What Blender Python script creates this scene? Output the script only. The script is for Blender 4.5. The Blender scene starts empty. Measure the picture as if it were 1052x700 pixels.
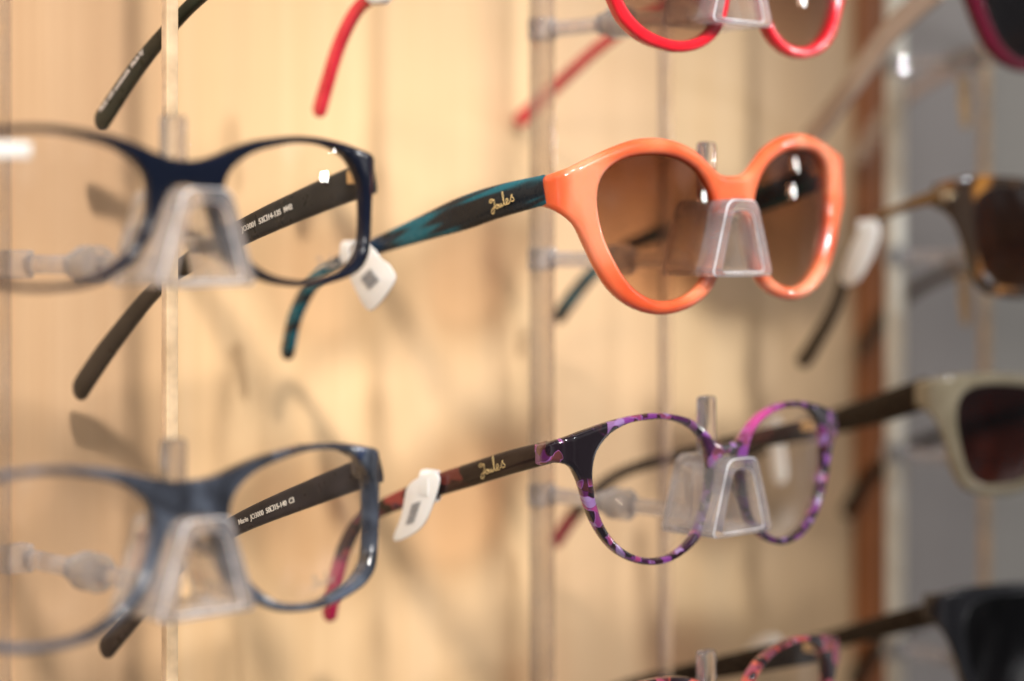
import bpy, bmesh, math, random
from mathutils import Vector, Matrix
random.seed(4)
S = 0.001
ZC = 1.4                                   # height of the lens above the floor, m
TH = math.radians(43.5)
WX, WY = math.cos(TH), math.sin(TH)
COL = {'L': (-74, 494), 'M': (71, 632), 'R': (216, 770)}
LVL = {0: 78, 1: 0, 2: -80, 3: -160}
scene = bpy.context.scene
C = scene.collection
DG = bpy.context.evaluated_depsgraph_get

def frame_pt(col, x, y, z):
    "millimetres in a column's frame -> world metres"
    a, b = COL[col]
    return Vector(((a + x*WX - y*WY)*S, (b + x*WY + y*WX)*S, z*S + ZC))

def tag(o, label=None, cat=None, group=None, kind=None):
    if label: o['label'] = label
    if cat: o['category'] = cat
    if group: o['group'] = group
    if kind: o['kind'] = kind
    return o

def empty(name, col, x, y, z, roll=0.0):
    o = bpy.data.objects.new(name, None); C.objects.link(o)
    o.empty_display_size = 0.01
    o.location = frame_pt(col, x, y, z); o.rotation_euler = (0, -roll, TH)
    return o

def local_fn(col, x0, y0, z0, roll):
    "column-frame mm -> coordinates of a thing placed at x0,y0,z0 (mm)"
    M = Matrix.Rotation(-roll, 3, 'Y').inverted()
    return lambda x, y, z: M @ Vector((x-x0, y-y0, z-z0))

def obj(name, me, mat, parent=None):
    o = bpy.data.objects.new(name, me); C.objects.link(o)
    if mat: me.materials.append(mat)
    if parent: o.parent = parent
    return o

def bm_mesh(name, bm, smooth=50):
    me = bpy.data.meshes.new(name)
    bmesh.ops.recalc_face_normals(bm, faces=bm.faces)
    bm.to_mesh(me); bm.free()
    if smooth:
        me.polygons.foreach_set('use_smooth', [True]*len(me.polygons))
        me.set_sharp_from_angle(angle=math.radians(smooth))
    return me

# ------------------------------------------------------------------ materials
def mat(name):
    m = bpy.data.materials.new(name); m.use_nodes = True
    nt = m.node_tree; nt.nodes.clear()
    out = nt.nodes.new('ShaderNodeOutputMaterial')
    return m, nt, out

def N(nt, t, **kw):
    n = nt.nodes.new(t)
    for k, v in kw.items():
        if k in n.inputs: n.inputs[k].default_value = v
        else: setattr(n, k, v)
    return n

def ramp(nt, stops, mode='LINEAR'):
    r = nt.nodes.new('ShaderNodeValToRGB'); cr = r.color_ramp; cr.interpolation = mode
    while len(cr.elements) > 1: cr.elements.remove(cr.elements[0])
    cr.elements[0].position = stops[0][0]; cr.elements[0].color = (*stops[0][1], 1)
    for p, c in stops[1:]:
        e = cr.elements.new(p); e.color = (*c, 1)
    return r

def pbr(name, col, rough=0.25, coat=0.0, sss=0.0, metal=0.0, trans=0.0, spec=.5, ior=1.5, sssc=None):
    m, nt, out = mat(name)
    p = nt.nodes.new('ShaderNodeBsdfPrincipled'); nt.links.new(p.outputs[0], out.inputs[0])
    p.inputs['Base Color'].default_value = (*col, 1)
    p.inputs['Roughness'].default_value = rough; p.inputs['Metallic'].default_value = metal
    p.inputs['Coat Weight'].default_value = coat; p.inputs['Coat Roughness'].default_value = 0.02
    p.inputs['Transmission Weight'].default_value = trans; p.inputs['IOR'].default_value = ior
    if sss:
        p.inputs['Subsurface Weight'].default_value = sss
        p.inputs['Subsurface Scale'].default_value = 0.003
        p.inputs['Subsurface Radius'].default_value = sssc or (1, .4, .2)
    p.inputs['Specular IOR Level'].default_value = spec
    tc = nt.nodes.new('ShaderNodeTexCoord')
    no = N(nt, 'ShaderNodeTexNoise', Scale=260.0, Detail=3.0)
    nt.links.new(tc.outputs['Object'], no.inputs['Vector'])
    r = ramp(nt, [(.3, (rough*.7,)*3), (.7, (min(1, rough*1.35),)*3)])
    nt.links.new(no.outputs[0], r.inputs[0]); nt.links.new(r.outputs[0], p.inputs['Roughness'])
    return m, nt, p, tc

def acetate(name, stops, scale=(60, 60, 60), nscale=1.0, rough=.16, trans=0.0, mode='LINEAR', dist=1.2, detail=2.0, coat=.6, sss=0.0, spec=None, cells=0, seed=(0, 0, 0)):
    m, nt, p, tc = pbr(name, stops[0][1], rough, coat=coat, trans=trans, sss=sss, spec=spec if spec is not None else (.45 if coat > .25 else .25))
    mp = N(nt, 'ShaderNodeMapping'); mp.inputs['Scale'].default_value = scale
    no = N(nt, 'ShaderNodeTexNoise', Scale=nscale, Detail=detail, Distortion=dist)
    nt.links.new(tc.outputs['Object'], mp.inputs[0]); nt.links.new(mp.outputs[0], no.inputs['Vector'])
    src = no.outputs[0]
    if cells:                                   # irregular flakes: smooth cells, each with its own colour
        mp.inputs['Location'].default_value = seed
        wob = N(nt, 'ShaderNodeVectorMath', operation='SCALE'); wob.inputs['Scale'].default_value = .9
        ad = N(nt, 'ShaderNodeVectorMath', operation='ADD'); nt.links.new(no.outputs['Color'], wob.inputs[0])
        nt.links.new(mp.outputs[0], ad.inputs[0]); nt.links.new(wob.outputs[0], ad.inputs[1])
        vo = N(nt, 'ShaderNodeTexVoronoi', feature='SMOOTH_F1'); vo.inputs['Scale'].default_value = cells; vo.inputs['Smoothness'].default_value = .22
        nt.links.new(ad.outputs[0], vo.inputs['Vector'])
        sx = N(nt, 'ShaderNodeSeparateColor'); nt.links.new(vo.outputs['Color'], sx.inputs[0]); src = sx.outputs[0]
    r = ramp(nt, stops, mode); nt.links.new(src, r.inputs[0]); nt.links.new(r.outputs[0], p.inputs['Base Color'])
    return m

def schlick(nt, f0=.04, mult=1.0):
    lw = N(nt, 'ShaderNodeLayerWeight', Blend=.5)
    pw = N(nt, 'ShaderNodeMath', operation='POWER'); pw.inputs[1].default_value = 5
    ma = N(nt, 'ShaderNodeMath', operation='MULTIPLY_ADD'); ma.inputs[1].default_value = (1-f0)*mult; ma.inputs[2].default_value = f0*mult
    nt.links.new(lw.outputs['Facing'], pw.inputs[0]); nt.links.new(pw.outputs[0], ma.inputs[0])
    return ma

def lens_mat(name, top=(1, 1, 1), bot=(1, 1, 1), f0=.03, z0=-.02, z1=.02):
    m, nt, out = mat(name)
    tr = N(nt, 'ShaderNodeBsdfTransparent'); gl = N(nt, 'ShaderNodeBsdfGlossy', Roughness=.008)
    mx = N(nt, 'ShaderNodeMixShader'); f = schlick(nt, f0)
    tc = N(nt, 'ShaderNodeTexCoord'); sp = N(nt, 'ShaderNodeSeparateXYZ'); mr = N(nt, 'ShaderNodeMapRange')
    mr.inputs[1].default_value = z0; mr.inputs[2].default_value = z1
    nt.links.new(tc.outputs['Object'], sp.inputs[0]); nt.links.new(sp.outputs[2], mr.inputs[0])
    r = ramp(nt, [(0, bot), (1, top)]); nt.links.new(mr.outputs[0], r.inputs[0]); nt.links.new(r.outputs[0], tr.inputs[0])
    nt.links.new(f.outputs[0], mx.inputs[0]); nt.links.new(tr.outputs[0], mx.inputs[1]); nt.links.new(gl.outputs[0], mx.inputs[2])
    nt.links.new(mx.outputs[0], out.inputs[0])
    return m

def acrylic_mat(name, tint=(.97, .97, .98), clear=.45, ior=1.42, rough=.02, milk=0.0, milkc=(.8, .8, .82)):
    m, nt, out = mat(name)
    g = N(nt, 'ShaderNodeBsdfGlass', Roughness=rough, IOR=ior); g.inputs['Color'].default_value = (*tint, 1)
    t = N(nt, 'ShaderNodeBsdfTransparent'); t.inputs[0].default_value = (*tint, 1)
    mx = N(nt, 'ShaderNodeMixShader'); mx.inputs[0].default_value = clear
    nt.links.new(g.outputs[0], mx.inputs[1]); nt.links.new(t.outputs[0], mx.inputs[2])
    last = mx
    if milk:
        d = N(nt, 'ShaderNodeBsdfTranslucent'); d.inputs[0].default_value = (*milkc, 1)
        e = N(nt, 'ShaderNodeBsdfDiffuse'); e.inputs[0].default_value = (*milkc, 1)
        m1 = N(nt, 'ShaderNodeMixShader'); m1.inputs[0].default_value = .5
        nt.links.new(d.outputs[0], m1.inputs[1]); nt.links.new(e.outputs[0], m1.inputs[2])
        m2 = N(nt, 'ShaderNodeMixShader')
        tc = N(nt, 'ShaderNodeTexCoord'); no = N(nt, 'ShaderNodeTexNoise', Scale=120.0, Detail=2.0)
        nt.links.new(tc.outputs['Object'], no.inputs['Vector'])
        r = ramp(nt, [(.3, (milk*.6,)*3), (.7, (min(1, milk*1.4),)*3)]); nt.links.new(no.outputs[0], r.inputs[0])
        nt.links.new(r.outputs[0], m2.inputs[0])
        nt.links.new(mx.outputs[0], m2.inputs[1]); nt.links.new(m1.outputs[0], m2.inputs[2]); last = m2
    nt.links.new(last.outputs[0], out.inputs[0])
    return m

M = {}
M['orange'] = acetate('peach_orange_acetate', [(.36, (.60, .082, .022)), (.5, (.68, .15, .058)), (.64, (.74, .26, .14))], (45, 45, 38), rough=.2, sss=.75, coat=.6, dist=.4, detail=1.0)
M['teal'] = acetate('teal_streaked_acetate', [(.36, (.005, .008, .012)), (.45, (.008, .014, .02)), (.51, (.004, .10, .135)), (.58, (.004, .10, .14)), (.63, (.008, .012, .014)), (.75, (.008, .035, .08))],
                    (20, 11, 120), nscale=1.5, rough=.26, dist=.25, coat=.15, spec=.25)
for nd in M['teal'].node_tree.nodes:
    if nd.type == 'MAPPING': nd.vector_type = 'TEXTURE'; nd.inputs['Scale'].default_value = (1/20, 1/11, 1/120); nd.inputs['Rotation'].default_value = (math.radians(-17), 0, 0)
PUR = [(.0, (.010, .006, .009)), (.26, (.014, .006, .012)), (.34, (.07, .018, .022)), (.42, (.018, .007, .012)), (.50, (.13, .02, .13)), (.60, (.22, .05, .28)), (.68, (.30, .20, .40)),
       (.76, (.16, .03, .14)), (.84, (.34, .045, .17)), (.92, (.10, .03, .03))]
M['purple'] = acetate('purple_tortoise_acetate', PUR, (100, 100, 100), nscale=1.5, rough=.14, dist=0.0, detail=.6, cells=2.7, trans=.10, coat=.3)
def zone(m, col, centre=None, radius=.01, zmax=None, soft=.2, both=True):
    "the sheet the part is cut from has one plain patch: round centre (|x|, y, z) or below zmax"
    nt = m.node_tree; p = [n for n in nt.nodes if n.type == 'BSDF_PRINCIPLED'][0]; src = p.inputs['Base Color'].links[0].from_socket
    tc = N(nt, 'ShaderNodeTexCoord')
    if centre:
        ab = N(nt, 'ShaderNodeVectorMath', operation='ABSOLUTE'); nt.links.new(tc.outputs['Object'], ab.inputs[0])
        di = N(nt, 'ShaderNodeVectorMath', operation='DISTANCE'); nt.links.new(ab.outputs[0] if both else tc.outputs['Object'], di.inputs[0]); di.inputs[1].default_value = centre
        val = di.outputs['Value']; lo, hi = radius*(1-soft), radius*(1+soft)
    else:
        sp = N(nt, 'ShaderNodeSeparateXYZ'); nt.links.new(tc.outputs['Object'], sp.inputs[0]); val = sp.outputs[2]; lo, hi = zmax-.002, zmax+.002
    mr = N(nt, 'ShaderNodeMapRange'); mr.inputs[1].default_value = lo; mr.inputs[2].default_value = hi; nt.links.new(val, mr.inputs[0])
    mx = N(nt, 'ShaderNodeMix', data_type='RGBA'); mx.inputs[6].default_value = (*col, 1)
    nt.links.new(mr.outputs[0], mx.inputs[0]); nt.links.new(src, mx.inputs[7]); nt.links.new(mx.outputs[2], p.inputs['Base Color'])
zone(M['purple'], (.010, .006, .009), both=False, centre=(-.0565, .0075, .0120), radius=.0088, soft=.10)
zone(M['purple'], (.46, .05, .22), centre=(.0165, 0, .0165), radius=.0085, soft=.5, both=False)
M['purple_dark'] = acetate('dark_tortoise_acetate', [(0, (.010, .006, .006)), (.55, (.014, .007, .007)), (.70, (.07, .018, .014)), (.80, (.26, .04, .035)), (.87, (.10, .03, .06)), (.95, (.03, .01, .01))],
                           (100, 60, 130), nscale=1.3, rough=.18, dist=.0, detail=1.0, coat=.3, spec=.3, cells=1.6)
zone(M['purple_dark'], (.32, .008, .05), zmax=-.030)
M['magenta'] = acetate('magenta_tip_acetate', [(.3, (.30, .01, .06)), (.7, (.55, .02, .10))], rough=.2)
M['navy'] = acetate('navy_acetate', [(.35, (.003, .005, .012)), (.65, (.004, .006, .016))], (30, 30, 30), rough=.16, coat=.2, spec=.3)
M['blue_grey'] = acetate('blue_grey_acetate', [(.35, (.018, .020, .027)), (.5, (.05, .058, .08)), (.62, (.10, .12, .16)), (.7, (.02, .04, .11))], (60, 60, 60), rough=.12, trans=.2, coat=.8)
M['olive'] = acetate('grey_olive_acetate', [(.35, (.014, .014, .013)), (.65, (.026, .024, .022))], (80, 30, 80), rough=.35, coat=0)
M['charcoal'] = acetate('charcoal_acetate', [(.35, (.016, .014, .016)), (.65, (.030, .024, .028))], (80, 30, 80), rough=.35, coat=0)
M['green_grey'] = acetate('green_grey_acetate', [(.35, (.008, .014, .010)), (.65, (.016, .024, .017))], (60, 30, 60), rough=.35, coat=0, spec=.15)
M['red'] = acetate('red_acetate', [(.3, (.52, .006, .014)), (.7, (.66, .012, .022))], rough=.16, sss=.15)
M['red_clear'] = acetate('red_translucent_acetate', [(.3, (.50, .010, .03)), (.7, (.70, .03, .06))], rough=.16, sss=.3)
M['burgundy'] = acetate('burgundy_acetate', [(.3, (.05, .002, .008)), (.7, (.085, .003, .013))], rough=.2, coat=.2)
M['tortoise'] = acetate('amber_tortoise_acetate', [(0, (.02, .011, .006)), (.57, (.026, .013, .006)), (.63, (.16, .06, .012)), (.70, (.34, .14, .022)), (.8, (.25, .10, .02))],
                        (55, 55, 40), nscale=1.2, rough=.15, dist=.4, detail=1.0)
M['tortoise_arm'] = acetate('golden_brown_acetate', [(.35, (.05, .028, .012)), (.65, (.20, .10, .03))], (60, 40, 60), rough=.2, coat=.3)
zone(M['tortoise_arm'], (.022, .013, .008), zmax=-.012)
M['crystal'] = acetate('pale_crystal_acetate', [(.3, (.25, .20, .125)), (.7, (.37, .305, .205))], rough=.15, trans=.4, sss=.0, coat=.3)
M['black'] = acetate('black_acetate', [(.3, (.006, .006, .008)), (.7, (.012, .011, .014))], rough=.16)
M['espresso'] = acetate('espresso_acetate', [(.3, (.012, .008, .006)), (.7, (.014, .008, .005))], rough=.25, coat=0, spec=.2)
M['coral'] = acetate('coral_tortoise_acetate', [(0, (.02, .008, .012)), (.32, (.03, .01, .014)), (.42, (.5, .05, .05)), (.54, (.70, .12, .08)), (.64, (.05, .01, .02)), (.74, (.6, .14, .22)), (.9, (.3, .05, .1))],
                      (100, 100, 100), nscale=1.3, rough=.14, dist=.0, detail=1.0, cells=1.9)
M['taupe'] = acetate('taupe_translucent_acetate', [(.3, (.40, .30, .24)), (.7, (.50, .39, .31))], rough=.2, trans=.25)
M['metal'] = pbr('hinge_metal', (.72, .60, .40), .22, metal=1.0)[0]
M['gold_ink'] = pbr('gold_print', (.85, .62, .28), .35, metal=.3)[0]
M['pale_ink'] = pbr('pale_print', (.62, .58, .52), .5)[0]
M['grey_ink'] = pbr('smoky_print', (.30, .24, .19), .5)[0]
M['white_plastic'] = pbr('white_tag_card', (.68, .66, .64), .45, sss=.1)[0]
M['print_black'] = pbr('barcode_ink', (.22, .22, .23), .6)[0]
M['lens_clear'] = lens_mat('clear_demo_lens', (.985, .975, .965), (.985, .975, .965), f0=.03)
M['lens_brown'] = lens_mat('brown_gradient_lens', (.42, .26, .18), (.88, .72, .60), f0=.022)
M['lens_rose'] = lens_mat('rose_gradient_lens', (.45, .32, .28), (.80, .70, .64), f0=.045)
M['lens_grey'] = lens_mat('dark_grey_lens', (.10, .09, .10), (.25, .24, .26), f0=.05)
M['lens_umber'] = lens_mat('dark_brown_lens', (.22, .12, .06), (.40, .25, .15), f0=.045)
M['lens_red'] = lens_mat('red_brown_lens', (.18, .06, .04), (.42, .19, .13), f0=.045)
M['lens_black'] = lens_mat('black_lens', (.03, .02, .03), (.10, .08, .10), f0=.045)
M['acrylic'] = acrylic_mat('clear_acrylic', clear=.30, milk=.19, milkc=(.95, .93, .98))
M['acrylic_face'] = acrylic_mat('sanded_acrylic_face', clear=.4, milk=.17, milkc=(.94, .92, .97))
M['acrylic_rim'] = acrylic_mat('painted_glint_acrylic_rim', clear=.15, milk=.85, milkc=(.96, .95, .99))  # milky white puts the bright glints of clear edges into the colour
M['acrylic_pin'] = acrylic_mat('polished_acrylic_pin', clear=.1, milk=.05, ior=1.49)
M['sheet'] = acrylic_mat('clear_acrylic_sheet', tint=(.95, .94, .955), clear=.985, ior=1.45, rough=.35)
M['rail'] = acrylic_mat('grey_acrylic_bar', tint=(.86, .83, .81), clear=.74, ior=1.45, milk=.13, milkc=(.62, .58, .55))
M['rail_pale'] = acrylic_mat('pale_acrylic_bar', tint=(.9, .9, .9), clear=.3, ior=1.45, milk=.8, milkc=(.85, .83, .76), rough=.35)
M['collar'] = acrylic_mat('frosted_acrylic_collar', clear=.12, milk=.26, milkc=(.96, .94, .96))
M['edge'] = acrylic_mat('cut_acrylic_edge', clear=.15, milk=.85, milkc=(.95, .80, .58), rough=.2)
M['edge_faint'] = acrylic_mat('cut_acrylic_edge_clear', clear=.5, milk=.12, milkc=(.6, .42, .40), rough=.2)
M['cream'] = acrylic_mat('cream_translucent_plastic', clear=.3, milk=.6, milkc=(.78, .60, .35), rough=.2)

def wood():
    m, nt, out = mat('pale_wood_veneer')
    p = nt.nodes.new('ShaderNodeBsdfPrincipled'); nt.links.new(p.outputs[0], out.inputs[0])
    p.inputs['Roughness'].default_value = .5
    tc = N(nt, 'ShaderNodeTexCoord')
    def noise(sc, scale, detail=3.0, dist=0.0):
        mp = N(nt, 'ShaderNodeMapping'); mp.inputs['Scale'].default_value = sc
        no = N(nt, 'ShaderNodeTexNoise', Scale=scale, Detail=detail, Distortion=dist)
        nt.links.new(tc.outputs['Object'], mp.inputs[0]); nt.links.new(mp.outputs[0], no.inputs['Vector']); return no
    a = noise((60, 60, 1.3), 1.0, 4.0, .6); b = noise((320, 320, 5), 1.0, 3.0)
    c = noise((14, 14, .8), 1.0, 2.0, 1.0)
    r1 = ramp(nt, [(.3, (.645, .42, .22)), (.55, (.67, .45, .245)), (.72, (.69, .475, .27))])
    r2 = ramp(nt, [(.35, (.95, .94, .93)), (.65, (1.0, 1.0, 1.0))])
    r3 = ramp(nt, [(.35, (.94, .93, .92)), (.65, (1.04, 1.03, 1.02))])
    nt.links.new(a.outputs[0], r1.inputs[0]); nt.links.new(b.outputs[0], r2.inputs[0]); nt.links.new(c.outputs[0], r3.inputs[0])
    m1 = N(nt, 'ShaderNodeMix', data_type='RGBA', blend_type='MULTIPLY'); m1.inputs[0].default_value = 1
    m2 = N(nt, 'ShaderNodeMix', data_type='RGBA', blend_type='MULTIPLY'); m2.inputs[0].default_value = 1
    nt.links.new(r1.outputs[0], m1.inputs[6]); nt.links.new(r2.outputs[0], m1.inputs[7])
    nt.links.new(m1.outputs[2], m2.inputs[6]); nt.links.new(r3.outputs[0], m2.inputs[7])
    nt.links.new(m2.outputs[2], p.inputs['Base Color'])
    return m
M['wood'] = wood()
M['brown_edge'] = acetate('red_brown_wood_edge', [(.3, (.25, .072, .014)), (.7, (.33, .10, .020))], (40, 40, 2), rough=.5, coat=0)
M['grey_board'] = acetate('grey_painted_board', [(.3, (.38, .36, .33)), (.7, (.44, .415, .38))], (8, 8, 2), rough=.6, coat=0)

# ------------------------------------------------------------------ shape helpers
def catmull(pts, k=4, closed=True):
    n = len(pts); out = []
    rng = range(n if closed else n-1)
    for i in rng:
        g = (lambda j: pts[j % n]) if closed else (lambda j: pts[max(0, min(n-1, j))])
        p0, p1, p2, p3 = g(i-1), g(i), g(i+1), g(i+2)
        for s in range(k):
            t = s/k
            out.append(tuple(.5*((2*b)+(-a+c)*t+(2*a-5*b+4*c-d)*t*t+(-a+3*b-3*c+d)*t**3) for a, b, c, d in zip(p0, p1, p2, p3)))
    if not closed: out.append(tuple(pts[-1]))
    return out

def plate(loops, thick, bevel, res=3, cuts=None):
    "2-D outline with holes -> bevelled plate mesh (mm, x/y outline, z thickness)"
    cu = bpy.data.curves.new('outline', 'CURVE'); cu.dimensions = '2D'; cu.fill_mode = 'BOTH'
    cu.extrude = max(0, thick/2-bevel); cu.bevel_depth = bevel; cu.bevel_resolution = res; cu.offset = -bevel
    for lp in loops:
        s = cu.splines.new('POLY'); s.points.add(len(lp)-1); s.use_cyclic_u = True
        for p, q in zip(s.points, lp): p.co = (q[0], q[1], 0, 1)
    o = bpy.data.objects.new('outline', cu); C.objects.link(o)
    me = bpy.data.meshes.new_from_object(o.evaluated_get(DG()))
    bpy.data.objects.remove(o); bpy.data.curves.remove(cu)
    bm = bmesh.new(); bm.from_mesh(me); bpy.data.meshes.remove(me)
    bmesh.ops.remove_doubles(bm, verts=bm.verts, dist=.01)
    if cuts:
        for c in cuts:
            bmesh.ops.bisect_plane(bm, geom=bm.verts[:]+bm.edges[:]+bm.faces[:], dist=1e-4, plane_co=(c, 0, 0), plane_no=(1, 0, 0))
    return bm

def wrap(u, t, k, u0, r, amax=math.radians(80)):
    "bend the flat front: u along the front, t behind it -> x, y"
    s = 1 if u >= 0 else -1; a = abs(u)
    if a <= u0:
        sl = math.atan(2*k*a); return s*(a - t*math.sin(sl)), k*a*a + t*math.cos(sl)
    b0 = math.atan(2*k*u0); ang = min((a-u0)/r, amax); rest = a-u0-ang*r
    x = u0 + r*(math.sin(b0+ang)-math.sin(b0)) + rest*math.cos(b0+ang)
    y = k*u0*u0 + r*(math.cos(b0)-math.cos(b0+ang)) + rest*math.sin(b0+ang)
    return s*(x - t*math.sin(b0+ang)), y + t*math.cos(b0+ang)

def front(name, outer, inner, thick, bevel, m, parent, k, u0, r, smooth=3):
    mir = lambda L: [(-x, z) for x, z in reversed(L)]
    full = outer + mir(outer)[(1 if abs(outer[-1][0]) < .01 else 0):]
    if abs(outer[0][0]) < .01: full = full[:-1]
    inn = catmull(inner, smooth)
    cuts = [q*4 for q in range(-14, 15)] + [sg*(58.5+.8*q) for q in range(20) for sg in (-1, 1)]
    bm = plate([catmull(full, smooth), inn, mir(inn)], thick, bevel, cuts=cuts)
    for v in bm.verts:
        x, y = wrap(v.co.x, v.co.z, k, u0, r); v.co = Vector((x, y, v.co.y))*S
    me = bm_mesh(name, bm, 55)
    o = obj(name, me, m, parent)
    w = o.modifiers.new('n', 'WEIGHTED_NORMAL'); w.keep_sharp = True; w.weight = 80
    return o

def lens(inner, side, m, parent, k, u0, r, rad=110, thick=1.6, grow=.5):
    pts = catmull(inner, 3)
    cx = sum(p[0] for p in pts)/len(pts); cz = sum(p[1] for p in pts)/len(pts)
    bm = bmesh.new(); n = len(pts); R = 9; layers = []
    for t in (-thick/2, thick/2):
        rings = []
        for j in range(1, R+1):
            f = j/R*(1+grow/22); ring = []
            for x, z in pts:
                u = cx+(x-cx)*f; zz = cz+(z-cz)*f
                X, Y = wrap(u, t, k, u0, r)
                dz = ((zz-cz)**2+(u-cx)**2)/(2*rad) - 22**2/(2*rad)*.9
                ring.append(bm.verts.new(Vector((side*X, Y+dz, zz))*S))
            rings.append(ring)
        X, Y = wrap(cx, t, k, u0, r)
        ctr = bm.verts.new(Vector((side*X, Y-22**2/(2*rad)*.9, cz))*S)
        for i in range(n):
            bm.faces.new((ctr, rings[0][i], rings[0][(i+1) % n]))
            for j in range(R-1):
                bm.faces.new((rings[j][i], rings[j+1][i], rings[j+1][(i+1) % n], rings[j][(i+1) % n]))
        layers.append(rings[-1])
    for i in range(n):
        bm.faces.new((layers[0][i], layers[1][i], layers[1][(i+1) % n], layers[0][(i+1) % n]))
    return obj('lens', bm_mesh('lens', bm, 50), m, parent)

def sweep(pts, name='sweep', sub=6, nseg=20, power=3.2, cap=True):
    """pts: (x, y, z, height, thickness) in mm, a bar running in the y-z plane with rounded ends"""
    P = catmull(pts, sub, closed=False)
    bm = bmesh.new(); rings = []
    L = [Vector(p[:3]) for p in P]
    nP = len(P)
    def section(i, f, shift):
        t = (L[min(i+1, nP-1)]-L[max(i-1, 0)]).normalized()
        side = Vector((1, 0, 0)); up = t.cross(side).normalized(); side = up.cross(t).normalized()
        c = L[i] + t*shift; h, th = P[i][3]*f/2, P[i][4]*(f**.5)/2
        ring = []
        for q in range(nseg):
            a = 2*math.pi*q/nseg; ca, sa = math.cos(a), math.sin(a)
            X = math.copysign(abs(ca)**(2/power), ca)*th; Z = math.copysign(abs(sa)**(2/power), sa)*h
            ring.append(bm.verts.new((c+side*X+up*Z)*S))
        return ring
    for i in range(nP): rings.append(section(i, 1, 0))
    if cap:
        h = P[-1][3]/2
        for a in (15, 30, 45, 58, 70, 80, 86):
            rings.append(section(nP-1, math.cos(math.radians(a)), h*math.sin(math.radians(a))))
    for r0, r1 in zip(rings, rings[1:]):
        for q in range(nseg): bm.faces.new((r0[q], r0[(q+1) % nseg], r1[(q+1) % nseg], r1[q]))
    bm.faces.new(rings[0]); bm.faces.new(rings[-1])
    return bm_mesh(name, bm, 60)

def box_bm(bm, x0, x1, y0, y1, z0, z1, bev=0.0):
    r = bmesh.ops.create_cube(bm, size=1)
    for v in r['verts']:
        v.co = Vector(((x0+x1)/2+v.co.x*(x1-x0), (y0+y1)/2+v.co.y*(y1-y0), (z0+z1)/2+v.co.z*(z1-z0)))*S
    if bev:
        es = list({e for v in r['verts'] for e in v.link_edges})
        bmesh.ops.bevel(bm, geom=es, offset=bev*S, segments=3, profile=.5, affect='EDGES')

def cyl_y(bm, prof, z, x=0, seg=28):
    "turned piece along y: prof = [(y, radius)]"
    rings = []
    for y, r in prof:
        rings.append([bm.verts.new(Vector((x+r*math.cos(2*math.pi*q/seg), y, z+r*math.sin(2*math.pi*q/seg)))*S) for q in range(seg)])
    for a, b in zip(rings, rings[1:]):
        for q in range(seg): bm.faces.new((a[q], a[(q+1) % seg], b[(q+1) % seg], b[q]))
    bm.faces.new(rings[0]); bm.faces.new(rings[-1])

def text_mesh(txt, size, org, ux, uz, thick=.05):
    "lettering lying on a temple: org (mm, local), ux reading direction, uz up direction"
    cu = bpy.data.curves.new('lettering', 'FONT'); cu.body = txt; cu.size = size; cu.extrude = thick; cu.offset = .02*size
    cu.align_y = 'CENTER'
    o = bpy.data.objects.new('t', cu); C.objects.link(o)
    me = bpy.data.meshes.new_from_object(o.evaluated_get(DG()))
    bpy.data.objects.remove(o); bpy.data.curves.remove(cu)
    ux = ux.normalized(); n = ux.cross(uz).normalized(); uz = n.cross(ux)
    for v in me.vertices: v.co = (org + ux*v.co.x + uz*v.co.y + n*v.co.z)*S
    return me

SCRIPT = [[(262, 352), (247, 345), (232, 352), (229, 362), (240, 366), (262, 350), (266, 352), (258, 392), (250, 420), (238, 440), (228, 434), (232, 416), (250, 402), (268, 396)],
          [(280, 384), (268, 389), (267, 404), (278, 408), (288, 398), (286, 386), (278, 384), (284, 390), (296, 384)],
          [(297, 382), (294, 396), (301, 402), (313, 380), (311, 396), (318, 398), (326, 390)],
          [(326, 390), (338, 350), (342, 306), (334, 312), (332, 350), (334, 384), (342, 392), (352, 384)],
          [(348, 382), (366, 366), (362, 352), (350, 366), (354, 388), (370, 384), (384, 366)],
          [(384, 368), (398, 336), (404, 332), (400, 344), (410, 356), (408, 370), (394, 376), (390, 370)]]

def script_logo(length, org, ux, uz, r=.16, mirror=False, surf=None):
    "handwritten word as thin raised strokes"
    ux = ux.normalized(); uz = uz.normalized(); n = ux.cross(uz).normalized(); bm = bmesh.new()
    sc = length/187.0
    for st in SCRIPT:
        p2 = catmull([((x-225)*sc, -(y-(410-.24*(x-240)))*sc*.80) for x, y in st], 4, closed=False)
        rings = []
        for i, (a, b) in enumerate(p2):
            a0, b0 = p2[max(i-1, 0)]; a1, b1 = p2[min(i+1, len(p2)-1)]
            tx, tz = a1-a0, b1-b0; l = math.hypot(tx, tz) or 1; px, pz = -tz/l, tx/l
            rr = r*(.65+.5*abs(pz))
            c = org + ux*a + uz*b
            ring = []
            for q in range(6):
                an = q*math.pi/3
                ring.append(bm.verts.new((c + (ux*px+uz*pz)*rr*math.cos(an) + n*(.07*math.sin(an)))*S))
            rings.append(ring)
        for r0, r1 in zip(rings, rings[1:]):
            for q in range(6): bm.faces.new((r0[q], r0[(q+1) % 6], r1[(q+1) % 6], r1[q]))
        bm.faces.new(rings[0]); bm.faces.new(rings[-1])
    return bm_mesh('logo', bm, 60)

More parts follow.
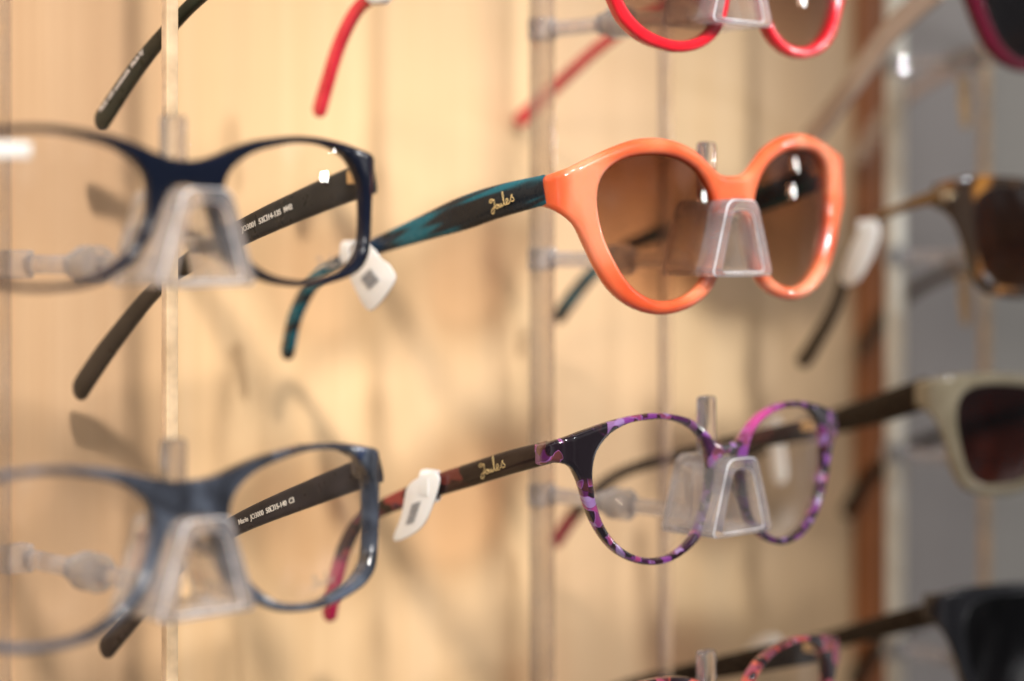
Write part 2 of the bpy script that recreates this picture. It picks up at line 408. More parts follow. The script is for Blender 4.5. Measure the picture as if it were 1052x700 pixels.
# ------------------------------------------------------------------ outlines (right half, mm)
ORANGE_O = [(0, 14.2), (6.4, 15.0), (11.4, 18.4), (17.5, 22.6), (26.5, 25.7), (35.4, 26.6), (43.2, 25.8), (52.0, 23.4), (59.5, 20.8), (66, 18.4), (72.3, 16.6), (74.0, 16.2), (74.2, 12), (74.0, 8.2), (72.3, 7.6), (68.5, 6.4),
            (64.2, 2.9), (60.6, -3.3), (56.9, -10.4), (52.3, -16.9), (45.8, -21.9), (37.8, -24.9), (29.4, -25.6), (20.5, -24.0), (13.2, -20.4), (9.0, -15.2), (7.6, -9), (6.8, -3), (5.2, 2.6), (2.8, 5.8), (0, 6.4)]
ORANGE_I = [(37.0, 21.4), (26.5, 20.6), (18.4, 17.0), (12.9, 11.5), (10.2, 5.2), (9.9, -1.2), (11.4, -7.7), (14.4, -13.2), (19, -18), (25, -20.9), (32.2, -21.4), (39.1, -19.6), (45.2, -15.4), (49.8, -9.3), (53.6, -2.0), (55.5, 5.3), (55.5, 11.5), (52.9, 16.6), (46.3, 20.2)]
PURPLE_O = [(0, 11.6), (5.5, 12.2), (11, 17.0), (18, 20.6), (27, 22.4), (35, 22.8), (43, 22.0), (51, 20.6), (59, 18.6), (66, 16.6), (71, 15.2), (73.0, 14.8), (73.2, 12), (73.0, 8.8), (71, 8.4), (66.5, 9.6),
            (62.6, 8.4), (59.6, 3.6), (57.0, -4.0), (53.4, -10.6), (48, -16.6), (41, -20.6), (33.5, -22.4), (26.5, -22.3), (18.6, -19.8), (12, -15.2), (8.2, -8.8), (6.6, -2.0), (5.4, 4.0), (3.0, 7.6), (0, 8.2)]
PURPLE_I = [(33, 20.8), (26, 20.4), (18.6, 18.2), (12.4, 14.0), (9.4, 8.2), (8.8, 1.6), (9.8, -5.2), (13.0, -11.8), (18.6, -17.2), (26, -20.2), (34, -20.3), (41, -18.2), (47.2, -14.0), (51.6, -8.0), (54.2, -.6), (54.9, 6.6), (53.4, 12.4), (48.6, 17.4), (41.4, 20.2)]
NAVY_O = [(0, 13.4), (4, 13.7), (9.2, 15.1), (15, 17.2), (21, 18.9), (28, 19.9), (35, 20.6), (43.1, 20.5), (51.2, 19.6), (58.7, 18.2), (64.5, 16.9), (69, 15.8), (71.5, 15.2), (71.7, 12.2), (71.5, 9.4), (69, 8.6),
          (65.6, 8.6), (64.0, 4.0), (63.4, -4.0), (62.2, -10.4), (58.2, -14.6), (50, -17.0), (40, -18.2), (30, -17.7), (23.0, -16.1), (15.6, -12.2), (10.6, -6.0), (7.8, .8), (5.4, 5.4), (3, 6.9), (0, 7.2)]
NAVY_I = [(35, 18.7), (28, 17.6), (21, 15.9), (15.2, 13.0), (11.8, 9.2), (10.9, 4.4), (11.8, -1.6), (15.4, -8.0), (22.5, -13.3), (30, -15.8), (39.5, -16.5), (48.4, -15.2), (55.4, -12.8), (59.6, -8.6), (61, -2.6), (61, 4.0), (59.8, 9.2), (55.8, 14.4), (50.4, 17.3), (43, 18.7)]
RED_O = [(0, 14.2), (6, 14.8), (11.4, 18.4), (18, 22), (27, 24.6), (36, 25.4), (45, 24.8), (53, 23.2), (60, 20.8), (66, 18.4), (72, 16.6), (74, 16.2), (74.2, 12), (74, 8.2), (72, 7.6), (67, 5.4),
         (62.6, 0), (58.8, -6), (54.4, -13.4), (47, -18.8), (38.4, -21.4), (30, -22.2), (21.0, -20.6), (13.6, -16.4), (9.2, -10.0), (7.6, -4), (6.4, 2), (4.6, 7), (2.4, 8.8), (0, 9.4)]
RED_I = [(37.0, 21.0), (26.5, 20.0), (18.4, 16.6), (12.9, 11.5), (10.4, 5.2), (10.2, -1.2), (12.4, -8.4), (16.4, -14), (22.6, -17.4), (30, -18.6), (37.4, -17.8), (44.8, -15.2), (50.6, -10.8), (54.6, -5), (57.2, 1.5), (57.6, 8.3), (55.4, 14), (52.0, 18.0), (45.6, 20.6)]
SQUARE_O = [(0, 13.5), (6, 14.2), (13, 18.6), (22, 21.4), (32, 22.6), (44, 23.2), (54, 23.4), (62, 23.0), (68, 21.8), (73, 20.6), (75, 20.2), (75.2, 16), (75, 11.6), (72, 10.8), (68.4, 8.0),
            (65.6, 2), (62.6, -7), (59, -14.5), (53.5, -19.4), (44, -21.6), (33, -22.0), (23, -20.6), (15.6, -16.6), (11.2, -10.0), (8.8, -3), (6.6, 4), (3.4, 8.0), (0, 9.0)]
SQUARE_I = [(36, 18.4), (24, 17.2), (16.2, 13.4), (12.8, 7.2), (12.8, -.6), (15.4, -9.0), (20.8, -15.0), (29, -17.2), (39, -17.6), (48.6, -16.6), (54.4, -12.6), (57.6, -6), (59.8, 2), (60.6, 9.4), (58.6, 15.2), (53, 18.0), (45, 18.8)]

def std_temple(side, h0=9.5, drop=.30, tip=7.2):
    return [(side*67, 14, 12.0, h0, 3.2), (side*66.5, 46, 12.0-32*drop, h0*.9, 3.2), (side*65, 80, 12.0-66*drop, h0*.72, 3.2), (side*63.5, 104, 12-92*drop, h0*.6, 3.2),
            (side*62.5, 120, 12-118*drop, h0*.62, 3.2), (side*61.5, 134, -34, tip, 3.2), (side*61, 146, -50, tip, 3.2)]

def build_glasses(name, label, cat, col, x0, y0, z0, roll, O, I, fm, lm, near=None, far=None, tm=None, thick=4.2, bevel=1.3, k=.0018, u0=61, r=7, lrad=110, frame_label=None, group=None):
    root = empty(name, col, x0, y0, z0, roll); tag(root, label, cat, group)
    front('frame_front', O, I, thick, bevel, fm, root, k, u0, r)
    lenses = [lens(I, s, lm, root, k, u0, r, rad=lrad) for s in (-1, 1)]
    f = local_fn(col, x0, y0, z0, roll); temples = []
    for s, path in ((-1, near), (1, far)):
        if path is None: pts = std_temple(s)
        else:
            pts = []
            for (x, y, z, h, t) in path:
                v = f(x, y, z); pts.append((v.x, v.y, v.z, h, t))
        o = obj('temple', sweep(pts), tm, root); temples.append(o)
        p = Vector(pts[0][:3]); q = Vector(pts[1][:3]); d = (q-p).normalized()
        bm = bmesh.new(); hx = p.x - s*2.2
        box_bm(bm, min(hx, hx-s*.9), max(hx, hx-s*.9), p.y-1, p.y+7, p.z-2.0, p.z+1.6, .3)
        cyl_y(bm, [(p.y-2.2, .9), (p.y-1.9, 1.2), (p.y+1.6, 1.2), (p.y+1.9, .9)], p.z-.2, x=hx-s*.8, seg=14)
        obj('hinge', bm_mesh('hinge', bm, 40), M['metal'], o)
    return root, lenses, temples, f

G_ = 'spectacles on the display holders'
# --- orange sunglasses
og, ol, ot, of = build_glasses('sunglasses', 'peach orange round sunglasses with brown gradient lenses and teal black temples', 'sunglasses', 'M', 5.3, 8, 5.4, .054,
    [(x, z*(1.035 if z > 0 else 1.03)) for x, z in ORANGE_O], [(x-(1.1 if x < 20 else 0), z*(1.04 if z > 0 else 1.035)) for x, z in ORANGE_I], M['orange'], M['lens_brown'], tm=M['teal'], thick=4.8, bevel=2.1,
    near=[(-63.2, 21.9, 15.0, 8.9, 3.4), (-65.5, 40, 11.7, 10.0, 3.4), (-65.8, 55.7, 8.2, 10.4, 3.4), (-65.5, 73.9, 3.9, 8.2, 3.4), (-64.6, 98, -1.8, 5.6, 3.4), (-64, 117, -7.0, 4.6, 3.4), (-63.6, 132, -13.6, 5.0, 3.4), (-63, 143, -25, 5.6, 3.2), (-62, 149, -38.0, 5.8, 3.0)],
    far=[(71.5, 20.5, 24.0, 9.2, 3.4), (71, 46.5, 15.6, 9.4, 3.4), (70.5, 80, 7.6, 7.4, 3.4), (70, 111, -1.2, 4.8, 3.4), (69.5, 124, -7.0, 4.8, 3.4), (69, 137, -17.0, 5.4, 3.2), (68.5, 149, -29, 6.2, 3.0)])
n0 = of(-67.35, 41.5, 10.0); n1 = of(-67.45, 27.0, 14.0)
u = (n1-n0); lg = script_logo(10.8, n0 - Vector((0, 0, .9)), Vector((0, u.y, u.z)), Vector((0, -u.z, u.y))*-1 if u.y > 0 else Vector((0, u.z, -u.y)), r=.14)
obj('logo_lettering', lg, M['gold_ink'], ot[0])

# --- purple glasses
pg, pl, pt, pf = build_glasses('eyeglasses', 'purple, pink and black tortoiseshell round eyeglasses with clear lenses', 'eyeglasses', 'M', 1.9, 8, -75.0, 0.0,
    [(x, z*(1.0 if z > 0 else 1.03)) for x, z in PURPLE_O], [(x, z*(1.0 if z > 0 else 1.03)) for x, z in PURPLE_I], M['purple'], M['lens_clear'], tm=M['purple_dark'], thick=4.0, bevel=1.5, lrad=130,
    near=[(-64.5, 19.5, -62.4, 6.8, 3.2), (-65.8, 34, -66.3, 7.2, 3.2), (-65.6, 52, -71.6, 7.2, 3.2), (-65, 71.5, -77.4, 6.8, 3.2), (-64, 99, -87.2, 5.2, 3.2), (-63.4, 110, -93.2, 5.0, 3.2), (-62.8, 118, -103, 5.4, 3.2), (-62.2, 123.6, -116, 5.8, 3.2), (-62, 126, -124, 6.2, 3.0)],
    far=[(66, 20, -63.0, 6.8, 3.2), (65.8, 50, -69.6, 6.4, 3.2), (65.4, 83, -77.4, 5.0, 3.2), (65, 108, -84.6, 4.4, 3.2), (65, 122, -91.5, 4.6, 3.2), (65, 136, -103, 5.2, 3.2), (65, 147, -115, 5.8, 3.0)])
n0 = pf(-67.45, 46, -70.4); n1 = pf(-67.45, 30, -65.4); u = n1-n0
obj('logo_lettering', script_logo(11.5, n0 - Vector((0, 0, .6)), Vector((0, u.y, u.z)), Vector((0, u.z, -u.y)), r=.085), M['gold_ink'], pt[0])

# --- navy glasses
ng, nl, nt_, nf = build_glasses('eyeglasses', 'navy eyeglasses with clear lenses and olive grey temples, blurred in the left foreground', 'eyeglasses', 'L', -.6, 8, 6.2, 0.0,
    NAVY_O, NAVY_I, M['navy'], M['lens_clear'], tm=M['olive'], thick=4.2, bevel=1.3, lrad=130,
    far=[(65.5, 16.5, 17.2, 9.6, 3.0), (65, 40, 11.6, 8.8, 3.0), (64, 66.7, 4.2, 7.8, 3.0), (63.5, 90, -3.4, 6.8, 3.0), (63, 106, -9.6, 5.6, 3.0), (63, 118, -16.0, 5.4, 3.0), (63, 130, -24.2, 6.2, 3.0), (62.8, 146, -36.5, 7.6, 2.8), (62.6, 158, -47, 8.2, 2.6)])
def inner_text(txt, fn, temple, ya, za, yb, zb, xa, xb, size, mat_):
    a = fn(xa, ya, za); b = fn(xb, yb, zb); u = b-a
    me = text_mesh(txt, size, a, u, Vector((0, u.z, -u.y)))
    obj('printed_lettering', me, mat_, temple)
inner_text('JO3001  53\u25a114-135  M42', nf, nt_[1], 71, 3.0, 40, 11.9, 62.25, 63.35, 2.2, M['pale_ink'])
bm = bmesh.new(); box_bm(bm, -60, -41.5, 1.4, 1.9, 12.8, 16.4, .2)
for v in bm.verts:
    v.co.y += (.0018*(v.co.x/S)**2-3.2)*S
stk = obj('sticker', bm_mesh('sticker', bm, 40), M['white_plastic'], ng)

# --- blue grey glasses
bg, bl, bt, bf = build_glasses('eyeglasses', 'smoky blue grey eyeglasses with clear lenses and charcoal temples, at the lower left', 'eyeglasses', 'L', .6, 8, -73.8, 0.0,
    [(x*1.03, z*(1.03 if z > 0 else 1.2) + (max(0, 1-x/17)*(1.6 if z > 9 else -1.2) if z > 4 else 0)) for x, z in NAVY_O], [(x*1.03, z*(1.03 if z > 0 else 1.2)) for x, z in NAVY_I], M['blue_grey'], M['lens_clear'], tm=M['charcoal'], thick=5.0, bevel=1.4, lrad=130,
    far=[(68.5, 17.5, -61.6, 8.4, 3.0), (68, 40, -69.0, 7.8, 3.0), (67, 75.5, -81.5, 6.2, 3.0), (66.5, 100, -92.6, 5.0, 3.0), (66, 116, -103, 5.2, 3.0), (66, 132, -116, 6.6, 3.0), (66, 148, -128.5, 7.6, 2.8)])
inner_text('Marie  JO3000  50\u25a115-140  C3', bf, bt[1], 77, -82.2, 40, -69.2, 65.3, 66.35, 2.1, M['pale_ink'])

# faint printed words on the demo lenses
for lz, fn, (x, y, z) in ((nl[1], nf, (40, 11.2, 6.2-13)), (bl[1], bf, (38, 11.2, -73.8-15))):
    a = fn(x, y, z)
    yy = .0018*a.x**2-3.2
    obj('printed_lettering', script_logo(8.5, Vector((a.x, yy, a.z)), Vector((1, .15, 0)), Vector((0, 0, 1)), r=.16), M['grey_ink'], lz)

# --- glasses above, mostly out of the picture
g0, l0, t0, f0 = build_glasses('eyeglasses', 'glasses above the picture, their green grey temple with small print hanging in at upper left', 'eyeglasses', 'L', 0, 8, 84, 0.0,
    NAVY_O, NAVY_I, M['green_grey'], M['lens_clear'], tm=M['green_grey'],
    far=[(65, 16.5, 95, 8.6, 3.0), (64.5, 50, 86, 7.4, 3.0), (64, 76, 79, 5.0, 3.0), (63.5, 96, 71, 4.2, 3.0), (63.2, 111, 62.9, 4.8, 3.0), (63, 128, 52.0, 6.2, 3.0), (63, 146, 38.0, 7.4, 2.8)])
a = f0(61.25, 145, 40.6); b = f0(61.5, 117, 61.0); u = b-a
obj('printed_lettering', text_mesh('Made with sustainable  Made by', 2.3, a, u, Vector((0, u.z, -u.y))), M['pale_ink'], t0[1])

rg, rl, rt, rf = build_glasses('sunglasses', 'bright red sunglasses with rose brown lenses, cut by the top edge above the orange pair', 'sunglasses', 'M', 9.4, 8, 80.5, .03,
    [(x*.95, z) for x, z in RED_O], [(x*.95, z) for x, z in RED_I], M['red'], M['lens_rose'], tm=M['red_clear'], thick=4.6, bevel=1.4,
    near=[(-65, 20, 92, 9, 3.2), (-65, 60, 86, 8, 3.2), (-65, 90, 81, 5.6, 3.2), (-64.5, 101, 78.6, 4.8, 3.2), (-64, 110, 74.5, 4.8, 3.2), (-63.6, 119, 64.5, 5.2, 3.2), (-63.2, 126, 52, 5.6, 3.0), (-63, 130, 44, 6.0, 3.0)],
    far=[(67, 20, 94, 9, 3.2), (67, 60, 90, 7.4, 3.2), (66.5, 100, 82.5, 5.0, 3.2), (66, 123, 73.6, 4.6, 3.2), (66, 146, 60.5, 5.2, 3.2), (66, 167, 47.5, 6.6, 3.0)])

cg, cl, ct, cf = build_glasses('eyeglasses', 'coral and black tortoiseshell eyeglasses at the bottom edge under the purple pair', 'eyeglasses', 'M', 3.5, 8, -153.8, 0.05,
    PURPLE_O, PURPLE_I, M['coral'], M['lens_clear'], tm=M['espresso'], thick=4.2, bevel=1.3, lrad=130)

# --- right column
a0 = build_glasses('sunglasses', 'burgundy sunglasses with dark grey lenses in the upper right corner', 'sunglasses', 'R', 4.5, 8, 88, 0.0,
    [(x, z) for x, z in ORANGE_O], [(x, z) for x, z in ORANGE_I], M['burgundy'], M['lens_grey'], tm=M['taupe'], thick=4.6, bevel=1.5,
    near=[(-66, 20, 91, 9.4, 3.4), (-66, 40, 78, 9.2, 3.4), (-65, 60, 58, 8.6, 3.4), (-64, 80.5, 38, 9.4, 3.2), (-63.5, 92, 28, 9.4, 3.0)])
a1 = build_glasses('sunglasses', 'amber and black tortoiseshell sunglasses with dark brown lenses', 'sunglasses', 'R', 6.5, 8, .3, 0.0,
    SQUARE_O, SQUARE_I, M['tortoise'], M['lens_umber'], tm=M['tortoise_arm'], thick=4.6, bevel=1.4,
    near=[(-66, 18, 16.5, 6.0, 3.2), (-65.5, 35, 12.5, 3.6, 3.0), (-64.5, 52, 6, 3.4, 3.0), (-64, 62, -6, 4.0, 3.0), (-63.5, 68, -24, 5.0, 3.0), (-63, 80.5, -42, 6.6, 3.0), (-63, 84, -46, 6.6, 3.0)])
a2 = build_glasses('sunglasses', 'pale crystal beige sunglasses with red brown lenses and black brown temples', 'sunglasses', 'R', -4, 8, -71.5, 0.0,
    SQUARE_O, SQUARE_I, M['crystal'], M['lens_red'], tm=M['espresso'], thick=4.8, bevel=1.4,
    near=[(-68.5, 22, -54.6, 11.5, 3.4), (-68.5, 45, -62.4, 11.0, 3.4), (-68, 71, -70, 8.5, 3.4), (-67, 95, -77.5, 6.0, 3.4), (-66, 112, -86, 5.6, 3.2), (-65, 124, -101, 6.4, 3.2), (-64, 132, -112, 6.6, 3.0)])
a3 = build_glasses('sunglasses', 'black square sunglasses with black lenses in the lower right corner', 'sunglasses', 'R', 1, 8, -149, 0.0,
    SQUARE_O, SQUARE_I, M['black'], M['lens_black'], tm=M['espresso'], thick=4.8, bevel=1.4,
    near=[(-65.5, 20, -134.5, 8.5, 3.4), (-65.5, 45, -143, 8.0, 3.4), (-65, 76, -154, 6.5, 3.4), (-64.5, 110, -165, 5.0, 3.2), (-64, 135, -173, 5.0, 3.2), (-64, 152, -179, 5.0, 3.0)])

# ------------------------------------------------------------------ acrylic holders
def nose_loop(hw_b, hw_t, zb, zt, r_b=1.6, r_t=3.6):
    cs = [(hw_b, zb, r_b), (hw_t, zt, r_t), (-hw_t, zt, r_t), (-hw_b, zb, r_b)]
    pts = []
    for i, (x, z, r) in enumerate(cs):
        p = Vector(cs[i-1][:2]); q = Vector(cs[(i+1) % 4][:2]); c = Vector((x, z))
        d0 = (p-c).normalized(); d1 = (q-c).normalized(); half = d0.angle(d1)/2; t = r/math.tan(half)
        ctr = c + (d0+d1).normalized()*(r/math.sin(half))
        a = c+d0*t; b = c+d1*t
        va = a-ctr; vb = b-ctr; ang = va.angle(vb)
        sgn = 1 if va.x*vb.y-va.y*vb.x > 0 else -1
        for j in range(8):
            th = sgn*ang*j/7; pts.append((ctr.x+va.x*math.cos(th)-va.y*math.sin(th), ctr.y+va.x*math.sin(th)+va.y*math.cos(th)))
    return pts

def make_holder(col, lvl, label, proto=None, tab=False):
    loc = frame_pt(col, 1.0, 0, LVL[lvl]-.0)
    if proto:
        r = proto.copy(); C.objects.link(r); r.location = loc; r['label'] = label
        for ch in proto.children:
            if ch.name.startswith('tab') and not tab: continue
            c = ch.copy(); C.objects.link(c); c.parent = r
        return r
    r = empty('glasses_holder', col, 1.0, 0, LVL[lvl]); tag(r, label, 'holder', 'clear acrylic nose holders')
    # saddle: a hollow nose-shaped loop, 21 mm deep
    bm = bmesh.new(); rings = []
    prof = [(0, 0.0, 0), (0, .35, .5)]
    outer = nose_loop(14.6, 6.9, -11.2, 12.7, 1.6, 4.2); inner = nose_loop(10.0, 4.4, -9.7, 9.2, 1.0, 4.0)
    n = len(outer)
    def ring(L, y, f=1.0):
        cx, cz = 0, 0
        return [bm.verts.new(Vector((x*f, y, z*f))*S) for x, z in L]
    seq = [ring(outer, .45), ring(outer, 21.5), ring([(x*.965, z*.965) for x, z in outer], 22), ring([(x*1.04, z*1.035) for x, z in inner], 22), ring(inner, 21.5), ring(inner, .45),
           ring([(x*1.04, z*1.035) for x, z in inner], 0), ring([(x*.965, z*.965) for x, z in outer], 0)]
    for a, b in zip(seq, seq[1:]+seq[:1]):
        for i in range(n): bm.faces.new((a[i], a[(i+1) % n], b[(i+1) % n], b[i]))
    so = obj('saddle', bm_mesh('saddle', bm, 35), M['acrylic'], r); so.data.materials.append(M['acrylic_rim']); so.data.materials.append(M['acrylic_face'])
    for pl_ in so.data.polygons:                # edge strips round the front and back mouth, their bright glint painted white
        if abs(pl_.normal.y) > .95: pl_.material_index = 2
        elif abs(pl_.normal.y) > .2: pl_.material_index = 1
    bm = bmesh.new(); box_bm(bm, -3.1, 3.1, 13.2, 17.4, 12.75, 31.0, 1.3)
    obj('pin', bm_mesh('pin', bm, 35), M['acrylic_pin'], r)
    bm = bmesh.new(); cyl_y(bm, [(22.2, 2.2), (22.6, 2.6), (83.6, 2.6)], -6.5)
    obj('arm', bm_mesh('arm', bm, 35), M['acrylic'], r)
    bm = bmesh.new(); cyl_y(bm, [(47.5, 2.62), (47.8, 4.2), (49, 5.2), (56, 5.2), (56.8, 4.6), (57.2, 3.6), (61, 3.6), (61.4, 2.62)], -6.5)
    obj('knob', bm_mesh('knob', bm, 35), M['collar'], r)
    bm = bmesh.new(); box_bm(bm, -6.5, 1.5, 83.6, 90.0, -10.4, -2.6, .8)
    obj('collar', bm_mesh('collar', bm, 35), M['collar'], r)
    return r
proto = make_holder('M', 1, 'clear nose shaped acrylic holder under the bridge of the orange sunglasses')
make_holder('M', 2, 'clear nose shaped acrylic holder under the bridge of the purple tortoiseshell glasses', proto)
make_holder('M', 0, 'clear nose shaped acrylic holder under the red sunglasses at the top edge', proto)
make_holder('M', 3, 'clear acrylic holder whose pin stands up at the bottom edge beside the coral glasses', proto)
make_holder('L', 1, 'clear nose shaped acrylic holder under the bridge of the navy glasses', proto)
make_holder('L', 2, 'clear nose shaped acrylic holder under the bridge of the smoky blue grey glasses', proto)
hR = []
for lv, lb in ((0, 'blurred acrylic holder behind the burgundy sunglasses in the upper right'), (1, 'blurred acrylic holder behind the amber tortoiseshell sunglasses'),
               (2, 'blurred acrylic holder behind the pale crystal sunglasses'), (3, 'blurred acrylic holder behind the black sunglasses in the lower right')):
    hR.append(make_holder('R', lv, lb, proto))
for i, h in enumerate(hR[:2]):
    o = obj('hanging_tab', sweep([(-1, 54, -13.0, 5.5, 1.4), (-1, 53.6, -22, 5.2, 1.4), (-1, 53, -32, 4.0, 1.4)], sub=3), M['cream'], h)

# vertical rails with their clear sheet
for col, lb, xs, xe in (('L', 'clear acrylic rail sheet behind the navy and blue grey glasses at the left', -8, 48),
                        ('M', 'clear acrylic rail sheet with a grey bar behind the orange and purple glasses', -1.5, 60.5),
                        ('R', 'clear acrylic rail sheet with a pale bar in front of the grey board', 0, 64)):
    r = empty('acrylic_rail', col, 0, 0, -250); tag(r, lb, 'display rail', 'clear acrylic rails of the display')
    bm = bmesh.new(); box_bm(bm, xs-3.6, xs+3.6, 84, 89.5, 0, 430, .4)
    obj('bar', bm_mesh('bar', bm, 35), M['rail_pale' if col == 'R' else 'rail'], r)
    bm = bmesh.new(); box_bm(bm, xs+3.7, xe-2.0, 85.5, 87.5, 0, 430)
    obj('sheet', bm_mesh('sheet', bm, 0), M['sheet'], r)
    bm = bmesh.new(); box_bm(bm, xe-1.9, xe+1.9, 84.9, 88.1, 0, 430, .3)
    obj('edge_strip', bm_mesh('edge_strip', bm, 35), M['edge_faint' if col == 'M' else 'edge'], r)

# ------------------------------------------------------------------ price tags (points in mm of the column frame on a plane beside the temple)
F_, CX_, HY_ = 2100., 526., 247.
def tag_card(name, label, col, card, bar, xpl, lean=0.0, hook=None, code=True):
    "card: outline as (y, z) mm in the column frame; flat card of 0.5 mm with a slight curl"
    cy = sum(p[0] for p in card)/len(card); cz = max(p[1] for p in card)
    root = empty(name, col, xpl, cy, cz); tag(root, label, 'price tag', 'white price tags hooked on the temples')
    loop = catmull([(y-cy, z-cz) for y, z in card], 3)
    bm = plate([loop], .7, .15, 1)
    for v in bm.verts:
        v.co = Vector((v.co.z - lean*v.co.y*-1 + .004*v.co.x**2, v.co.x, v.co.y))*S
    obj('card', bm_mesh('card', bm, 40), M['white_plastic'], root)
    if hook:
        (y, z, h) = hook; bm = bmesh.new(); seg = 28; rs = []
        for q in range(seg):
            a = 2*math.pi*q/seg; rs.append([])
            for dy in (-2.2, 2.2):
                for rr in (1.0, .8):
                    ex = math.copysign(abs(math.cos(a))**.6, math.cos(a))*3.0*rr; ez = math.copysign(abs(math.sin(a))**.6, math.sin(a))*(h/2+1.0)*rr
                    rs[-1].append(bm.verts.new(Vector((2.6+ex, y-cy+dy, z-cz+ez))*S))
        for q in range(seg):
            a, b = rs[q], rs[(q+1) % seg]
            for i, j in ((0, 2), (2, 3), (3, 1), (1, 0)): bm.faces.new((a[i], a[j], b[j], b[i]))
        obj('hook', bm_mesh('hook', bm, 40), M['white_plastic'], root)
    if code:
        (y0, z0), (uy, uz), (vy, vz) = bar      # origin, stripe direction, stacking direction (full lengths)
        bm = bmesh.new(); t = 0; rnd = random.Random(7)
        while t < 1:
            w = rnd.choice((.035, .05, .08, .11)); w = min(w, 1-t)
            if w < .02: break
            q = []
            for a, b in ((0, t), (1, t), (1, t+w), (0, t+w)):
                Y = y0-cy+uy*a+vy*b; Z = z0-cz+uz*a+vz*b
                q.append((Y, Z))
            top = [bm.verts.new(Vector((lean*Z+.004*Y*Y-.42, Y, Z))*S) for Y, Z in q]; bot = [bm.verts.new(Vector((lean*Z+.004*Y*Y-.30, Y, Z))*S) for Y, Z in q]
            bm.faces.new(top); bm.faces.new(bot[::-1])
            for i in range(4): bm.faces.new((top[i], top[(i+1) % 4], bot[(i+1) % 4], bot[i]))
            t += w + rnd.choice((.03, .05))
        obj('barcode', bm_mesh('barcode', bm, 0), M['print_black'], root)
    return root

def onx(px, py, col, x):
    u = (px-CX_)/F_; a, b = COL[col]
    y = (a+x*WX-u*(b+x*WY))/(WY+u*WX)
    return y, -(py-HY_)*(b+x*WY+y*WX)/F_
def P(col, x, *pts): return [onx(a, b, col, x) for a, b in pts]

def bar_from(col, x, o, u_, v_):
    a = onx(*o, col, x); b = onx(*u_, col, x); c = onx(*v_, col, x)
    return (a, (b[0]-a[0], b[1]-a[1]), (c[0]-a[0], c[1]-a[1]))

tag_card('price_tag', 'white diamond shaped barcode tag hooked on the teal temple of the orange sunglasses', 'M',
         P('M', -69, (372, 249), (384, 256), (391, 266), (398, 271), (404, 281), (404, 290), (396, 304), (386, 316), (380, 319), (374, 314), (366, 299), (358, 283), (357, 268), (363, 255)),
         bar_from('M', -69, (371, 286), (381, 276), (380, 298)), -69, hook=(*onx(362, 261, 'M', -66), 6.5))
tag_card('price_tag', 'white curved price tag hooked on the dark temple of the purple tortoiseshell glasses', 'M',
         P('M', -69, (424, 495), (434, 489), (445, 486), (450, 490), (449, 502), (443, 522), (436, 538), (426, 548), (412, 555), (405, 556), (404, 551), (410, 537), (414, 523), (417, 507), (419, 501)),
         bar_from('M', -69, (424, 518), (433, 515), (417, 540)), -69, hook=(*onx(443, 499, 'M', -66), 8))
tag_card('price_tag', 'small white tag hooked on the thin red temple at the top edge', 'M',
         P('M', -68, (378, -16), (392, -16), (402, -8), (404, -2), (396, 1), (384, 3), (376, 0), (374, -8)), None, -68, code=False, hook=(*onx(388, -8, 'M', -66), 6))
tag_card('price_tag', 'blurred white tag hanging from the thin temple of the amber tortoiseshell sunglasses', 'R',
         P('R', -69, (888, 228), (898, 226), (903, 236), (899, 256), (890, 276), (880, 290), (868, 293), (863, 285), (868, 268), (878, 245)), None, -69, code=False, hook=(*onx(893, 236, 'R', -65), 5))
tag_card('price_tag', 'blurred white tag on the temple of the pale crystal sunglasses, behind the purple frame', 'R',
         P('R', -71, (783, 430), (797, 428), (803, 438), (805, 460), (808, 485), (806, 496), (798, 496), (793, 480), (790, 458), (781, 444)), None, -71, code=False, hook=(*onx(789, 446, 'R', -68), 7))
tag_card('price_tag', 'blurred white tag on the temple of the black sunglasses above the coral frame', 'R',
         P('R', -68, (763, 672), (775, 658), (790, 652), (800, 655), (803, 664), (794, 674), (780, 682), (768, 682)), None, -68, code=False, hook=(*onx(785, 672, 'R', -65), 6))

# ------------------------------------------------------------------ the setting
def slab(name, col, x0, x1, y0, y1, z0, z1, m, bev=0):
    bm = bmesh.new(); box_bm(bm, x0, x1, y0, y1, z0, z1, bev)
    o = obj(name, bm_mesh(name, bm, 0), m); o.location = frame_pt(col, 0, 0, 0); o.rotation_euler = (0, 0, TH)
    return o
WALL_Y = 172
tag(slab('wood_panel', 'M', -900, 285, WALL_Y, WALL_Y+18, -700, 700, M['wood']), kind='structure')
tag(slab('brown_post', 'M', 285.5, 303, WALL_Y-3, WALL_Y+22, -700, 700, M['brown_edge'], 1), 'red brown vertical wooden edge at the right end of the pale wood panel', 'post')
tag(slab('grey_wall', 'M', 303.5, 2200, WALL_Y+60, WALL_Y+80, -700, 700, M['grey_board']), kind='structure')
tag(slab('brown_post', 'M', 372, 392, WALL_Y+54, WALL_Y+59.8, -700, 700, M['brown_edge'], 1), 'thin brown vertical strip standing on the grey board behind the acrylic rail', 'post')

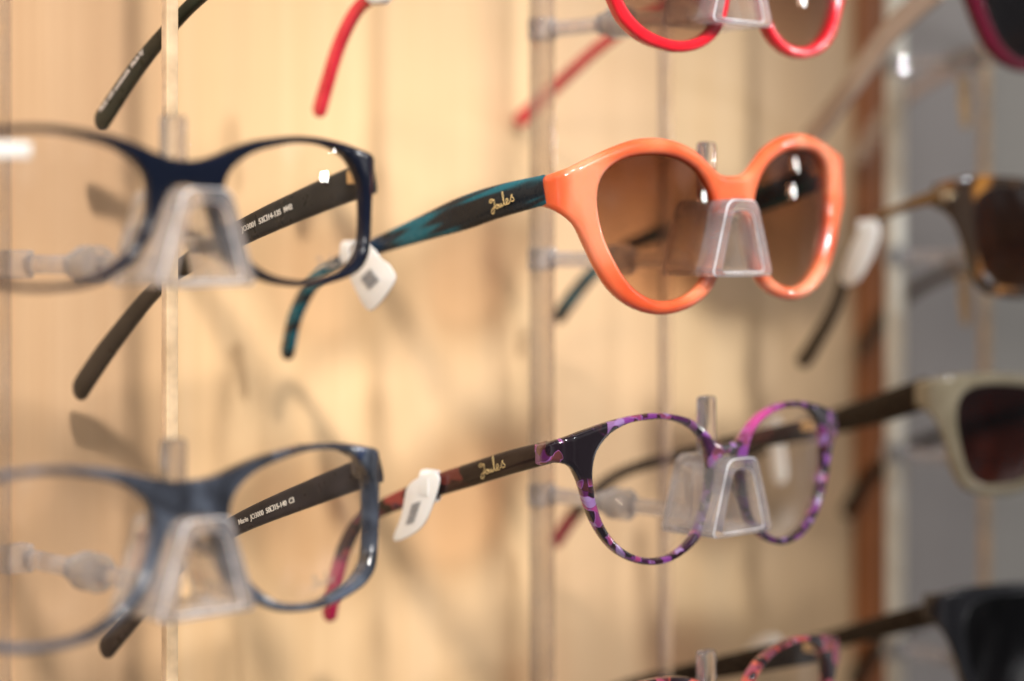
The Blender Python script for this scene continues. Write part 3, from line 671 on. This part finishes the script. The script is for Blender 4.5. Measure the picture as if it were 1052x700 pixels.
# ------------------------------------------------------------------ light
def lamp(name, loc, target, energy, radius, cone=None, colr=(1, .95, .88), blend=.6):
    L = bpy.data.lights.new(name, 'SPOT' if cone else 'POINT'); L.energy = energy; L.shadow_soft_size = radius; L.color = colr
    if cone: L.spot_size = math.radians(cone); L.spot_blend = blend
    o = bpy.data.objects.new(name, L); C.objects.link(o); o.location = loc
    d = (Vector(target)-Vector(loc)); o.rotation_euler = d.to_track_quat('-Z', 'Y').to_euler()
    return o
lamp('spot_lamp', frame_pt('M', -620, -830, 950), frame_pt('M', -210, 170, -60), 124, .05, 30, blend=1.0)
lamp('spot_lamp', frame_pt('M', 30, -1000, 690), frame_pt('M', 85, 170, -20), 104, .06, 17, (.92, .97, 1.0), 1.0)
lamp('spot_lamp', frame_pt('M', -1300, -1000, 700), frame_pt('M', -200, 170, -60), 55, .14, 50)
lamp('spot_lamp', frame_pt('M', 1320, -700, 190), frame_pt('M', 100, 60, -60), 4.5, .03, 60, (1, .96, .92))
lamp('spot_lamp', frame_pt('M', 1400, -560, 330), frame_pt('M', 100, 60, -60), 3, .03, 60, (1, .96, .92))

w = bpy.data.worlds.new('World'); scene.world = w; w.use_nodes = True
nt = w.node_tree; bgn = nt.nodes['Background']
tc = N(nt, 'ShaderNodeTexCoord'); no = N(nt, 'ShaderNodeTexNoise', Scale=2.2, Detail=2.0)
nt.links.new(tc.outputs['Generated'], no.inputs['Vector'])
r = ramp(nt, [(.44, (.12, .12, .125)), (.54, (.24, .235, .24)), (.60, (.6, .6, .62)), (.66, (1.6, 1.55, 1.5))])
nt.links.new(no.outputs[0], r.inputs[0]); nt.links.new(r.outputs[0], bgn.inputs[0]); bgn.inputs[1].default_value = .9

# ------------------------------------------------------------------ camera
cam = bpy.data.cameras.new('Camera'); co = bpy.data.objects.new('Camera', cam); C.objects.link(co)
co.location = (0, 0, ZC); co.rotation_euler = (math.pi/2, 0, 0)
cam.sensor_width = 36; cam.lens = 2100/1052*36; cam.shift_y = -(350-247)/1052
cam.clip_start = .02; cam.clip_end = 50
cam.dof.use_dof = True; cam.dof.focus_distance = .594; cam.dof.aperture_fstop = 3.8
scene.camera = co
scene.view_settings.view_transform = 'Standard'; scene.view_settings.look = 'None'
scene.view_settings.exposure = 0.10; scene.view_settings.gamma = 1
cy = scene.cycles
cy.use_denoising = True
cy.max_bounces = 16; cy.transmission_bounces = 12; cy.transparent_max_bounces = 24; cy.glossy_bounces = 6; cy.diffuse_bounces = 3
cy.caustics_refractive = False; cy.caustics_reflective = False; cy.sample_clamp_indirect = 6; cy.blur_glossy = .3
cy.use_adaptive_sampling = False
